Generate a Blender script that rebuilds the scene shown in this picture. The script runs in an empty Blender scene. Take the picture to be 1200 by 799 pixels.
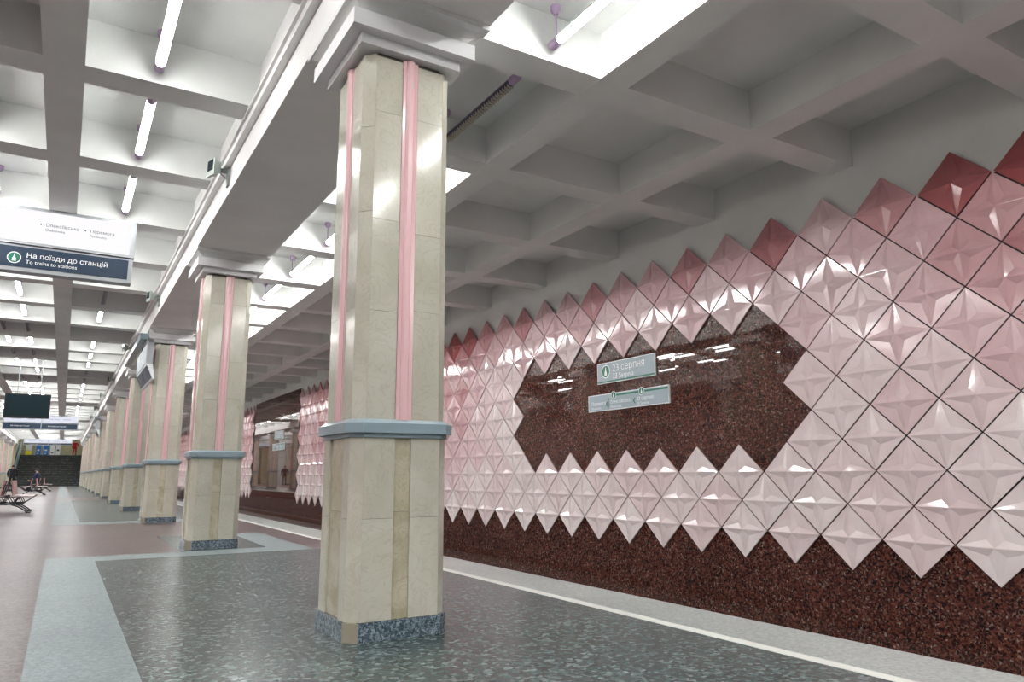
import bpy, math, random
from mathutils import Vector, Matrix
from mathutils.geometry import interpolate_bezier

random.seed(7)
SC = bpy.context.scene
COL = SC.collection
PI = math.pi

# ------------------------------------------------------------------ camera
FPX = 853.46                     # focal length in pixels at 1200 wide
YAW, PITCH, ROLL = 0.5471, 0.1807, -0.0048
cam_d = bpy.data.cameras.new('camera')
cam_d.sensor_width = 36.0
cam_d.lens = FPX * 36.0 / 1200.0
cam_d.clip_start, cam_d.clip_end = 0.05, 300
cam = bpy.data.objects.new('camera', cam_d)
COL.objects.link(cam)
SC.camera = cam
_f = Vector((math.sin(YAW) * math.cos(PITCH), math.cos(YAW) * math.cos(PITCH), math.sin(PITCH)))
_r = Vector((math.cos(YAW), -math.sin(YAW), 0))
_u = _r.cross(_f)
_c, _s = math.cos(ROLL), math.sin(ROLL)
r2, u2 = _c * _r + _s * _u, -_s * _r + _c * _u
cam.matrix_world = Matrix(((r2.x, u2.x, -_f.x, 0), (r2.y, u2.y, -_f.y, 0), (r2.z, u2.z, -_f.z, 0.9), (0, 0, 0, 1)))

# ------------------------------------------------------------------ world, exposure
w = bpy.data.worlds.new('world')
SC.world = w
w.use_nodes = True
w.node_tree.nodes['Background'].inputs[0].default_value = (0.5, 0.52, 0.55, 1)
w.node_tree.nodes['Background'].inputs[1].default_value = 0.05
SC.view_settings.view_transform = 'Standard'
SC.view_settings.look = 'None'
SC.view_settings.gamma = 1
SC.view_settings.use_curve_mapping = False
SC.view_settings.exposure = 1.2
LAMP_E = 22.0
LAMP_BAY = 60.0

# ------------------------------------------------------------------ constants (metres, floor z = 0, camera over the origin)
MX = -1.2                        # hall axis
def mx(x): return 2 * MX - x
ZR, ZC, ZB = 4.20, 4.62, 3.82    # rib underside, coffer top, column beam underside
BX0, BX1 = 1.235, 2.16           # column beam
WX = 7.03                        # face of the tiled wall
DK, DZ, TY0, TZ0 = 0.70174, 0.67368, 3.42681, -0.09608   # tile grid
YA, YB = -14.0, 80.0             # hall ends
RIBS = [0.62 + 2 * k for k in range(-7, 40)]
COLY = [4.305 + 6 * k for k in range(-2, 13)]
CX = 1.69

# ------------------------------------------------------------------ mesh helpers
class MB:
    def __init__(s): s.v, s.f, s.m, s.sm = [], [], [], []
    def add(s, vs, fs, m=0, smooth=False):
        b = len(s.v); s.v += [tuple(p) for p in vs]
        for f in fs:
            s.f.append(tuple(b + i for i in f)); s.m.append(m); s.sm.append(smooth)
        return s
    def box(s, x0, x1, y0, y1, z0, z1, m=0):
        if x0 > x1: x0, x1 = x1, x0
        if y0 > y1: y0, y1 = y1, y0
        vs = [(x, y, z) for z in (z0, z1) for y in (y0, y1) for x in (x0, x1)]
        return s.add(vs, [(0, 2, 3, 1), (4, 5, 7, 6), (0, 1, 5, 4), (2, 6, 7, 3), (0, 4, 6, 2), (1, 3, 7, 5)], m)
    def prism(s, poly, z0, z1, m=0, poly2=None):
        n = len(poly); q = poly2 or poly
        vs = [(x, y, z0) for x, y in poly] + [(x, y, z1) for x, y in q]
        fs = [tuple(range(n - 1, -1, -1)), tuple(range(n, 2 * n))]
        fs += [(i, (i + 1) % n, n + (i + 1) % n, n + i) for i in range(n)]
        return s.add(vs, fs, m)
    def tube(s, pts, r, n=8, caps=True, m=0, smooth=True):
        pts = [Vector(p) for p in pts]
        rs = r if isinstance(r, (list, tuple)) else [r] * len(pts)
        vs = []
        for i, p in enumerate(pts):
            d = (pts[min(i + 1, len(pts) - 1)] - pts[max(i - 1, 0)]).normalized()
            a = Vector((0, 0, 1)) if abs(d.z) < .9 else Vector((1, 0, 0))
            e1 = d.cross(a).normalized(); e2 = d.cross(e1)
            for k in range(n):
                t = 2 * PI * k / n
                vs.append(p + rs[i] * (math.cos(t) * e1 + math.sin(t) * e2))
        fs = []
        for i in range(len(pts) - 1):
            for k in range(n):
                k2 = (k + 1) % n
                fs.append((i * n + k, i * n + k2, (i + 1) * n + k2, (i + 1) * n + k))
        s.add(vs, fs, m, smooth)
        if caps:
            b = len(vs)
            s.add(vs[:n], [tuple(range(n - 1, -1, -1))], m)
            s.add(vs[-n:], [tuple(range(n))], m)
        return s
    def bar(s, p0, p1, w, h, m=0):
        p0, p1 = Vector(p0), Vector(p1); d = (p1 - p0).normalized()
        a = Vector((0, 1, 0)) if abs(d.y) < .9 else Vector((1, 0, 0))
        e1 = d.cross(a).normalized() * w / 2; e2 = d.cross(e1).normalized() * h / 2
        vs = [p + i * e1 + j * e2 for p in (p0, p1) for i, j in ((-1, -1), (1, -1), (1, 1), (-1, 1))]
        return s.add(vs, [(3, 2, 1, 0), (4, 5, 6, 7), (0, 1, 5, 4), (1, 2, 6, 5), (2, 3, 7, 6), (3, 0, 4, 7)], m)
    def mesh(s, name, mats):
        me = bpy.data.meshes.new(name)
        me.from_pydata(s.v, [], s.f)
        for m in (mats if isinstance(mats, (list, tuple)) else [mats]): me.materials.append(m)
        me.polygons.foreach_set('material_index', s.m)
        me.polygons.foreach_set('use_smooth', s.sm)
        me.update(); me.validate()
        # consistent outward normals
        import bmesh
        bm = bmesh.new(); bm.from_mesh(me)
        bmesh.ops.recalc_face_normals(bm, faces=bm.faces); bm.to_mesh(me); bm.free()
        return me
    def build(s, name, mats, parent=None, loc=(0, 0, 0)):
        return link(name, s.mesh(name, mats), parent, loc)

def link(name, me, parent=None, loc=(0, 0, 0), rot=(0, 0, 0)):
    o = bpy.data.objects.new(name, me); COL.objects.link(o)
    o.location = loc; o.rotation_euler = rot; o.parent = parent
    return o
def thing(name, label, cat, loc=(0, 0, 0), group=None, rot=(0, 0, 0)):
    o = link(name, None, None, loc, rot); o.empty_display_size = .1
    o['label'] = label; o['category'] = cat
    if group: o['group'] = group
    return o
def tag(o, label, cat, group=None):
    o['label'] = label; o['category'] = cat
    if group: o['group'] = group
    return o
def structure(o): o['kind'] = 'structure'; return o
def stuff(o): o['kind'] = 'stuff'; return o
ORD = ['nearest', 'second', 'third', 'fourth', 'fifth', 'sixth', 'seventh', 'eighth', 'ninth', 'tenth', 'eleventh', 'twelfth',
       'thirteenth', 'fourteenth', 'fifteenth', 'sixteenth', 'seventeenth', 'eighteenth', 'nineteenth', 'twentieth', 'twenty-first',
       'twenty-second', 'twenty-third', 'twenty-fourth', 'twenty-fifth', 'twenty-sixth', 'twenty-seventh', 'twenty-eighth',
       'twenty-ninth', 'thirtieth', 'thirty-first', 'thirty-second', 'thirty-third', 'thirty-fourth', 'thirty-fifth', 'thirty-sixth',
       'thirty-seventh', 'thirty-eighth', 'thirty-ninth', 'fortieth', 'forty-first', 'forty-second']

# ------------------------------------------------------------------ materials
def base(name, color=(.8, .8, .8), rough=.5, metal=0, spec=.5):
    m = bpy.data.materials.new(name); m.use_nodes = True
    b = m.node_tree.nodes['Principled BSDF']
    b.inputs['Base Color'].default_value = (*color, 1)
    b.inputs['Roughness'].default_value = rough
    b.inputs['Metallic'].default_value = metal
    b.inputs['Specular IOR Level'].default_value = spec
    return m, m.node_tree, b
def node(nt, t, **kw):
    n = nt.nodes.new(t)
    for k, v in kw.items():
        if k.startswith('in_'):
            key = k[3:]; key = int(key) if key.isdigit() else key.replace('_', ' ')
            n.inputs[key].default_value = v
        else: setattr(n, k, v)
    return n
def ramp(nt, stops, interp='LINEAR'):
    n = nt.nodes.new('ShaderNodeValToRGB'); n.color_ramp.interpolation = interp
    e = n.color_ramp.elements
    while len(e) < len(stops): e.new(.5)
    for el, (p, c) in zip(e, stops): el.position = p; el.color = (*c, 1)
    return n
def mix(nt, fac, a, b, mode='MIX'):
    n = nt.nodes.new('ShaderNodeMix'); n.data_type = 'RGBA'; n.blend_type = mode
    for s, v in ((0, fac), (6, a), (7, b)):
        if hasattr(v, 'is_linked'): nt.links.new(v, n.inputs[s])
        elif s == 0: n.inputs[0].default_value = v
        else: n.inputs[s].default_value = (*v, 1)
    return n.outputs[2]
def coords(nt, kind='Object'):
    return nt.nodes.new('ShaderNodeTexCoord').outputs[kind]
def geo_pos(nt): return nt.nodes.new('ShaderNodeNewGeometry').outputs['Position']
def bump(nt, b, h, strength, dist):
    n = node(nt, 'ShaderNodeBump'); n.inputs['Strength'].default_value = strength; n.inputs['Distance'].default_value = dist
    nt.links.new(h, n.inputs['Height']); nt.links.new(n.outputs[0], b.inputs['Normal'])

def plaster(name, color, rough=.75):
    m, nt, b = base(name, color, rough)
    co = geo_pos(nt)
    n1 = node(nt, 'ShaderNodeTexNoise', in_Scale=1.3, in_Detail=5.0); nt.links.new(co, n1.inputs['Vector'])
    r = ramp(nt, [(.3, tuple(c * .9 for c in color)), (.62, color)]); nt.links.new(n1.outputs[0], r.inputs[0])
    nt.links.new(r.outputs[0], b.inputs['Base Color'])
    n2 = node(nt, 'ShaderNodeTexNoise', in_Scale=40.0, in_Detail=4.0); nt.links.new(co, n2.inputs['Vector'])
    bump(nt, b, n2.outputs[0], .12, .01)
    return m

def speckle(name, stops, scale, rough, stretch=(1, 1, 1), bumpy=0, spec=.5, rnd=.0, patch=None):
    """polished granite / terrazzo: voronoi chips with random colours"""
    m, nt, b = base(name, rough=rough, spec=spec)
    co = geo_pos(nt)
    mp = node(nt, 'ShaderNodeMapping'); mp.inputs['Scale'].default_value = stretch
    nt.links.new(co, mp.inputs[0])
    nz = node(nt, 'ShaderNodeTexNoise', in_Scale=scale * .5, in_Detail=2.0); nt.links.new(mp.outputs[0], nz.inputs['Vector'])
    wv = mix(nt, .04, mp.outputs[0], nz.outputs['Color'], 'ADD')
    v = node(nt, 'ShaderNodeTexVoronoi', in_Scale=scale); nt.links.new(wv, v.inputs['Vector'])
    sp = nt.nodes.new('ShaderNodeSeparateColor'); nt.links.new(v.outputs['Color'], sp.inputs[0])
    r = ramp(nt, stops); nt.links.new(sp.outputs[0], r.inputs[0])
    out = r.outputs[0]
    if patch:
        n1 = node(nt, 'ShaderNodeTexNoise', in_Scale=patch[0], in_Detail=3.0); nt.links.new(co, n1.inputs['Vector'])
        pr = ramp(nt, [(.35, (patch[1],) * 3), (.65, (1, 1, 1))]); nt.links.new(n1.outputs[0], pr.inputs[0])
        out = mix(nt, 1.0, out, pr.outputs[0], 'MULTIPLY')
    if rnd:
        oi = nt.nodes.new('ShaderNodeObjectInfo')
        rr = ramp(nt, [(0, (1 - rnd,) * 3), (1, (1 + rnd,) * 3)]); nt.links.new(oi.outputs['Random'], rr.inputs[0])
        out = mix(nt, 1.0, out, rr.outputs[0], 'MULTIPLY')
    nt.links.new(out, b.inputs['Base Color'])
    if bumpy:
        n2 = node(nt, 'ShaderNodeTexNoise', in_Scale=3.0, in_Detail=2.0); nt.links.new(co, n2.inputs['Vector'])
        bump(nt, b, n2.outputs[0], bumpy, .02)
    return m

def marble(name, c0, c1, vein, rough=.13, rnd=.05, scale=2.2):
    m, nt, b = base(name, rough=rough)
    oi = nt.nodes.new('ShaderNodeObjectInfo')
    add = node(nt, 'ShaderNodeVectorMath', operation='ADD')
    sc = node(nt, 'ShaderNodeVectorMath', operation='SCALE'); sc.inputs['Scale'].default_value = 17.0
    nt.links.new(oi.outputs['Random'], sc.inputs[0])
    nt.links.new(geo_pos(nt), add.inputs[0]); nt.links.new(sc.outputs[0], add.inputs[1])
    n1 = node(nt, 'ShaderNodeTexNoise', in_Scale=scale, in_Detail=6.0, in_Distortion=1.2); nt.links.new(add.outputs[0], n1.inputs['Vector'])
    r = ramp(nt, [(.35, c0), (.7, c1)]); nt.links.new(n1.outputs[0], r.inputs[0])
    n2 = node(nt, 'ShaderNodeTexNoise', in_Scale=scale * 2.3, in_Detail=8.0, in_Distortion=2.5); nt.links.new(add.outputs[0], n2.inputs['Vector'])
    r2 = ramp(nt, [(.47, (0, 0, 0)), (.5, (1, 1, 1)), (.53, (0, 0, 0))]); nt.links.new(n2.outputs[0], r2.inputs[0])
    g = node(nt, 'ShaderNodeMath', operation='MULTIPLY'); g.inputs[1].default_value = .35; nt.links.new(r2.outputs[0], g.inputs[0])
    out = mix(nt, g.outputs[0], r.outputs[0], vein)
    rr = ramp(nt, [(0, (1 - rnd,) * 3), (1, (1 + rnd,) * 3)]); nt.links.new(oi.outputs['Random'], rr.inputs[0])
    out = mix(nt, 1.0, out, rr.outputs[0], 'MULTIPLY')
    nt.links.new(out, b.inputs['Base Color'])
    return m

def emit(name, color, e):
    m = bpy.data.materials.new(name); m.use_nodes = True; nt = m.node_tree; nt.nodes.clear()
    o = nt.nodes.new('ShaderNodeOutputMaterial'); em = nt.nodes.new('ShaderNodeEmission')
    em.inputs[0].default_value = (*color, 1); em.inputs[1].default_value = e
    nt.links.new(em.outputs[0], o.inputs[0]); return m

M = {}
M['white'] = plaster('white_plaster', (.80, .815, .80))
M['beam'] = plaster('beam_plaster', (.88, .88, .87))
M['wallwhite'] = plaster('wall_plaster', (.74, .76, .745))
M['paint'] = base('white_paint', (.78, .79, .80), .45)[0]
M['granite'] = speckle('red_granite', [(0, (.008, .006, .008)), (.3, (.035, .013, .012)), (.6, (.095, .030, .022)), (.88, (.15, .052, .034)), (.95, (.16, .10, .08)), (1, (.26, .21, .18))], 58, .022, spec=.5, rnd=.12)
M['terrazzo'] = speckle('green_terrazzo', [(0, (.028, .044, .046)), (.5, (.06, .085, .085)), (.8, (.10, .13, .128)), (1, (.20, .24, .235))], 44, .27, (1, 1.0, 1), bumpy=.02, spec=.22, patch=(1.5, .8))
M['pinkfloor'] = speckle('pink_granite_floor', [(0, (.065, .048, .05)), (.5, (.12, .086, .087)), (1, (.18, .14, .14))], 55, .3, bumpy=.03, spec=.2, patch=(.7, .75))
M['lightfloor'] = speckle('pale_granite_floor', [(0, (.15, .185, .192)), (.5, (.20, .245, .252)), (1, (.25, .30, .305))], 70, .42, bumpy=.02, spec=.3, patch=(1.1, .88))
M['edge'] = speckle('platform_edge_granite', [(0, (.28, .31, .3)), (.5, (.37, .4, .385)), (1, (.47, .5, .48))], 60, .3, patch=(.9, .8))
M['stripe'] = base('white_stripe_paint', (.72, .73, .69), .4)[0]
M['dark'] = base('dark_concrete', (.035, .033, .032), .8)[0]
M['track'] = plaster('track_concrete', (.2, .19, .18))
M['steel'] = base('rail_steel', (.3, .28, .26), .4, 1)[0]
M['marble'] = marble('cream_marble', (.475, .458, .375), (.565, .552, .47), (.37, .34, .26))
M['marble2'] = marble('brown_marble', (.40, .36, .25), (.56, .52, .41), (.26, .21, .13), rnd=.1, scale=4)
M['pinkm'] = base('pink_moulding', (.76, .50, .52), .15)[0]
M['collar'] = base('blue_grey_collar', (.25, .33, .37), .3)[0]
M['plinth'] = speckle('blue_grey_plinth', [(0, (.03, .045, .06)), (.55, (.1, .14, .17)), (1, (.3, .37, .42))], 110, .2)
M['plinthc'] = base('plinth_corner', (.3, .27, .21), .4)[0]
M['core'] = base('joint_mortar', (.12, .11, .09), .9)[0]
M['lamp'] = emit('lamp_glow', (1.0, .995, .975), LAMP_E)
M['lampbay'] = emit('platform_lamp_glow', (1.0, .995, .975), LAMP_BAY)
M['lilac'] = base('lilac_enamel', (.42, .30, .47), .35)[0]
M['lilacd'] = base('dark_lilac_metal', (.055, .04, .085), .3)[0]
M['louver'] = base('lamp_louvre', (.5, .47, .38), .35)[0]
M['sign'] = base('sign_grey', (.33, .41, .46), .3)[0]
M['signrim'] = base('sign_rim', (.8, .85, .86), .35)[0]
M['green'] = base('line_green', (.0, .15, .09), .35)[0]
M['ink'] = base('white_print', (.88, .9, .9), .5)[0]
M['inkd'] = base('dark_print', (.02, .03, .06), .5)[0]
M['lit'] = emit('lit_sign_panel', (1, .985, 1), .435)
M['lit2'] = emit('lit_sign_far', (.85, .88, 1), .4)
M['signblue'] = base('slate_blue_panel', (.022, .042, .075), .35, 0, .3)[0]
M['alu'] = base('aluminium_frame', (.36, .38, .40), .4, .3)[0]
M['greybox'] = base('grey_green_casing', (.36, .41, .38), .5)[0]
M['glassd'] = base('dark_glass', (.01, .02, .025), .05)[0]
M['tv'] = base('black_plastic', (.008, .009, .012), .35)[0]
M['screen'] = base('tv_screen', (.003, .022, .03), .3, 0, .25)[0]
M['metal'] = base('bench_metal', (.05, .06, .07), .4, .6)[0]
M['seat'] = base('bench_plank', (.42, .34, .34), .35)[0]
M['seatpink'] = base('bench_back_pink', (.52, .3, .29), .4)[0]
M['stair'] = speckle('dark_stair_granite', [(0, (.006, .009, .009)), (.6, (.022, .03, .03)), (1, (.07, .085, .08))], 20, .3, (1, 1, 3), patch=(1.0, .5))
M['stairedge'] = speckle('stair_edge_granite', [(0, (.03, .04, .04)), (.7, (.08, .095, .09)), (1, (.25, .27, .25))], 6, .35)
M['hallwall'] = marble('beige_hall_wall', (.36, .34, .22), (.46, .43, .3), (.3, .26, .18))
M['skin'] = base('skin', (.55, .34, .25), .5)[0]
M['hair'] = base('dark_hair', (.012, .01, .009), .6)[0]
M['black'] = base('black_cloth', (.008, .008, .014), .8)[0]
M['navy'] = base('navy_cloth', (.012, .02, .075), .8)[0]
M['jeans'] = base('dark_jeans', (.02, .028, .06), .8)[0]
M['red'] = base('red_cloth', (.45, .012, .02), .8)[0]
M['yellow'] = base('poster_yellow', (.75, .68, .03), .4)[0]
M['posterblue'] = base('poster_blue', (.02, .16, .5), .4)[0]
M['posterwhite'] = base('poster_white', (.72, .74, .76), .4)[0]
M['signpale'] = base('sign_pale_grey', (.33, .38, .43), .4)[0]
M['paleblue'] = base('pale_blue_panel', (.35, .48, .55), .2)[0]

# glazed tile: colour from the object, glossy
def tile_mat(name, attr):
    m, nt, b = base(name, rough=.10, spec=.7)
    if attr: c = node(nt, 'ShaderNodeAttribute', attribute_name='glaze').outputs['Color']
    else: c = nt.nodes.new('ShaderNodeObjectInfo').outputs['Color']
    n1 = node(nt, 'ShaderNodeTexNoise', in_Scale=5.0, in_Detail=3.0); nt.links.new(geo_pos(nt), n1.inputs['Vector'])
    r = ramp(nt, [(.35, (.93, .9, .9)), (.65, (1, 1, 1))]); nt.links.new(n1.outputs[0], r.inputs[0])
    nt.links.new(mix(nt, 1.0, c, r.outputs[0], 'MULTIPLY'), b.inputs['Base Color'])
    n2 = node(nt, 'ShaderNodeTexNoise', in_Scale=16.0, in_Detail=1.0); nt.links.new(geo_pos(nt), n2.inputs['Vector'])
    bump(nt, b, n2.outputs[0], .10, .01)
    return m
M['tile'] = tile_mat('pink_glazed_tile', False)
M['tilefar'] = tile_mat('pink_glazed_tile_far', True)

# ================================================================== SETTING
# ---- floor
fl = structure(MB().box(mx(3.74), 3.74, YA, YB, -.35, 0).build('floor', M['pinkfloor']))
def overlay(name, mat, x0, x1, y0, y1, h=.002):
    return MB().box(x0, x1, y0, y1, -.02, h).build(name, mat, fl)
overlay('terrazzo_field', M['terrazzo'], .385, 3.18, YA, 9.25)
overlay('terrazzo_field', M['terrazzo'], .385, 3.18, 16.9, 31.8)
overlay('terrazzo_field', M['terrazzo'], 1.3, 2.75, 9.8, 12.4)
overlay('terrazzo_field', M['terrazzo'], .5, 3.18, 37, YB)
for y0, y1 in ((YA, 9.8), (16.25, 31.8), (37, 78)):
    overlay('pale_strip', M['lightfloor'], -.075, .385, y0, y1, .003)
overlay('pale_cross_strip', M['lightfloor'], .385, 2.75, 9.25, 9.8, .003)
overlay('pale_cross_strip', M['lightfloor'], .385, 2.75, 16.25, 16.95, .003)
MB().prism([(2.3, 9.8), (2.75, 9.8), (2.75, 12.5), (2.35, 12.2)], -.02, .0028).build('pale_cross_strip', M['lightfloor'], fl)
for s in (0, 1):
    a = (lambda x: x) if s == 0 else mx
    overlay('platform_edge_strip', M['edge'], a(3.26), a(3.74), YA, YB, .003)
    overlay('white_stripe', M['stripe'], a(3.18), a(3.26), YA, YB, .004)
for s in (0, 1):
    a = (lambda x: x) if s == 0 else mx
    tb = MB().box(a(3.74), a(7.12), YA, YB, -1.4, -1.15).build('track_bed', M['track'], fl)
    for rx in (4.6, 6.12):
        MB().box(a(rx), a(rx + .07), YA, YB, -1.15, -.98).build('rail', M['steel'], fl)

# ---- walls
wr = structure(MB().box(7.10, 7.4, YA, YB, -1.4, ZC + .1).build('wall_right', M['wallwhite']))
MB().box(7.072, 7.1, YA, YB, -1.3, TZ0 + 5.5 * DZ).build('joint_backing', M['dark'], wr)
# granite slabs that show: plinth course and the sign panel
def slab(y0, y1, z0, z1):
    g = .0012
    hy, hz = (y1 - y0) / 2 - g, (z1 - z0) / 2 - g
    o = MB().box(0, .02, -hy, hy, -hz, hz).build('granite_slab', M['granite'], wr, (7.056, (y0 + y1) / 2, (z0 + z1) / 2))
    o.rotation_euler = (0, random.uniform(-.0035, .0035), random.uniform(-.0035, .0035))
for k in range(-5, 20):
    for z0, z1 in ((-1.3, -.72), (-.72, -.26), (-.26, .2), (.2, .66)):
        slab(TY0 + (k - .5) * DK, TY0 + (k + .5) * DK, z0, z1)
for k in range(2, 13):
    for j in range(-1, 5):
        slab(TY0 + (k - .5) * DK, TY0 + (k + .5) * DK, 1.12 + j * .46, 1.58 + j * .46)
# tall granite field between the tile groups, with its slabs joined
mb = MB()
for k in range(33, 43):
    for j in range(11):
        y0 = TY0 + (k - .5) * DK; z0 = -1.3 + j * .48
        mb.box(7.058 + random.uniform(-.0005, .0005), 7.1, y0 + .002, y0 + DK - .002, z0 + .002, min(z0 + .478, 3.97))
for k in range(20, 90):
    if 33 <= k < 43: continue
    for j in range(3):
        y0 = TY0 + (k - .5) * DK; z0 = -1.3 + j * .48
        mb.box(7.058, 7.1, y0 + .002, y0 + DK - .002, z0 + .002, z0 + .478)
stuff(mb.build('granite_slab_field', M['granite'], wr))

# ---- tiles
def tile_geo(fine=True):
    hx, hz = DK / 2 - .0075, DZ / 2 - .0075
    T = [(-hx, 0), (0, hz), (hx, 0), (0, -hz)]            # (along y, z)
    t = .44; hT, hC, hM, hB = .030, .066, .029, 0.0
    vs = [(-hT, y, z) for y, z in T]
    vs += [(-hC, 0, 0)]
    for i in range(4):
        a, b = T[i], T[(i + 1) % 4]
        vs.append((-hM, (a[0] + b[0]) / 2 * t, (a[1] + b[1]) / 2 * t))
    vs += [(-hB, y * .965, z * .965) for y, z in T]
    fs = []
    for i in range(4):
        j = (i + 1) % 4
        fs += [(4, i, 5 + i), (4, 5 + i, j), (i, j, 5 + i), (i, 9 + i, 9 + j, j)]
    return vs, fs
TV_, TF_ = tile_geo()
tile_me = MB().add(TV_, TF_).mesh('glazed_tile', M['tile'])
import bmesh
_bm = bmesh.new(); _bm.from_mesh(tile_me)
_e = []
for ed in _bm.edges:                     # soften the four ridges and the four outer edges, as glazed ceramic is
    a, b = (v.co for v in ed.verts)
    lo, hi = sorted((-a.x, -b.x))
    outer = abs(lo - .030) < 1e-4 and abs(hi - .030) < 1e-4
    ridge = abs(lo - .030) < 1e-4 and abs(hi - .066) < 1e-4
    if outer or ridge: _e.append(ed)
bmesh.ops.bevel(_bm, geom=_e, offset=.0035, segments=1, affect='EDGES', clamp_overlap=True)
_bm.to_mesh(tile_me); _bm.free()
for p in tile_me.polygons: p.use_smooth = False
missing = set()
for k in range(3, 12): missing |= {('A', k, 2), ('A', k, 3)}
for k in range(3, 11): missing |= {('B', k, 2), ('B', k, 3), ('B', k, 4)}
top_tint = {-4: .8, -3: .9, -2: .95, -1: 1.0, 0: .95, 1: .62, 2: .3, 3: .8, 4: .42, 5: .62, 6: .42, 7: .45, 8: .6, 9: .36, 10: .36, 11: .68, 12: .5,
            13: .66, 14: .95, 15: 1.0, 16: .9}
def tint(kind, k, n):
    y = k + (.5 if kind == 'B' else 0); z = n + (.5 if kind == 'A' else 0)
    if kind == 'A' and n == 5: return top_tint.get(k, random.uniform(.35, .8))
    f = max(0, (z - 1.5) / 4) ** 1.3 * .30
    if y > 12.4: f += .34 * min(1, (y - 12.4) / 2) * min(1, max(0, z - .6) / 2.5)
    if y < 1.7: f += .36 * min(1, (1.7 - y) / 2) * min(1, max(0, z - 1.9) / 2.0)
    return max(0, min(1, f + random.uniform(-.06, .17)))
def tint_rgb(t):
    pts = [(0, (.80, .715, .715)), (.3, (.71, .53, .55)), (.6, (.54, .29, .31)), (1, (.33, .08, .085))]
    for (a, ca), (b, cb) in zip(pts, pts[1:]):
        if t <= b:
            u = (t - a) / (b - a); return tuple(x + (y - x) * u for x, y in zip(ca, cb))
    return pts[-1][1]
def tile_pos(kind, k, n):
    return (7.06, TY0 + (k + (.5 if kind == 'B' else 0)) * DK, TZ0 + (n + (.5 if kind == 'A' else 0)) * DZ)
far = MB(); far_col = []
def add_tile(kind, k, n, single):
    if (kind, k, n) in missing: return
    c = tint_rgb(tint(kind, k, n)); p = tile_pos(kind, k, n)
    if single:
        o = link('tile', tile_me, wr, p)
        o.rotation_euler = (0, random.uniform(-.014, .014), random.uniform(-.014, .014)); o.color = (*c, 1)
    else:
        far.add([(p[0] + x, p[1] + y, p[2] + z) for x, y, z in TV_], TF_); far_col.extend([c] * len(TF_))
def tile_rows(k0, k1, single):
    for n in range(6):
        for k in range(k0, k1 + 1): add_tile('A', k, n, single)
    for n in range(1, 6):
        for k in range(k0, k1 + (0 if not single and k1 in (32, 88) else 1)): add_tile('B', k, n, single)
tile_rows(-4, 20, True)
tile_rows(21, 32, False)
tile_rows(43, 88, False)
fo = stuff(far.build('tile_field', M['tilefar'], wr))
at = fo.data.color_attributes.new('glaze', 'FLOAT_COLOR', 'CORNER')
i = 0
for p, c in zip(fo.data.polygons, far_col):
    for li in p.loop_indices: at.data[li].color = (*c, 1)

wl = structure(MB().box(mx(7.4), mx(7.10), YA, YB, -1.4, ZC + .1).build('wall_left', M['wallwhite']))
MB().box(mx(7.10), mx(7.06), YA, YB, -1.3, 3.6).build('pink_cladding', base('pink_cladding', (.6, .46, .46), .25)[0], wl)
structure(MB().box(mx(7.4), 7.4, YA - .3, YA, -1.4, ZC + .1).build('wall_back', M['wallwhite']))
wf = structure(MB().box(2.0, 7.4, YB, YB + .3, -1.4, ZC + .1).box(mx(7.4), mx(2.0), YB, YB + .3, -1.4, ZC + .1).build('wall_front', M['wallwhite']))

# ---- ceiling: slab, ribs, long beams, column beams
ce = structure(MB().box(mx(7.4), 7.4, YA - .3, YB, ZC, ZC + .25).build('ceiling', M['white']))
for y in RIBS:
    for x0, x1 in ((BX1, 7.1), (mx(BX0), BX0), (mx(7.1), mx(BX1))):
        MB().box(x0, x1, y - .16, y + .16, ZR, ZC + .01).build('rib', M['white'], ce)
for x0, x1 in ((3.61, 3.91), (5.46, 5.78), (-.43, -.135)):
    for s in (0, 1):
        a, b = (x0, x1) if s == 0 else (mx(x1), mx(x0))
        tp = .05 if x1 < 0 else .015
        mb = MB(); mb.add([(a, YA, ZR - .003), (b, YA, ZR - .003), (b, YB, ZR - .003), (a, YB, ZR - .003), (a + tp, YA, ZC + .01), (b - tp, YA, ZC + .01), (b - tp, YB, ZC + .01), (a + tp, YB, ZC + .01)],
                          [(0, 3, 2, 1), (4, 5, 6, 7), (0, 1, 5, 4), (1, 2, 6, 5), (2, 3, 7, 6), (3, 0, 4, 7)])
        mb.build('long_beam', M['white'], ce)
for s in (0, 1):
    a, b = (BX0, BX1) if s == 0 else (mx(BX1), mx(BX0))
    MB().box(a, b, YA, YB, ZB, ZC + .02).build('column_beam', M['beam'], ce)
for s in (0, 1):
    a = (lambda x: x) if s == 0 else mx
    o = MB().box(a(1.175), a(1.2345), YA, YB, 4.10, 4.17).box(a(1.150), a(1.2345), YA, YB, 4.17, 4.195).build('cable_trunking', M['beam'])
    tag(o, 'long white cable trunking along the %s column beam below the hall coffers' % ('right-hand' if s == 0 else 'left-hand'), 'trunking')

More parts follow.
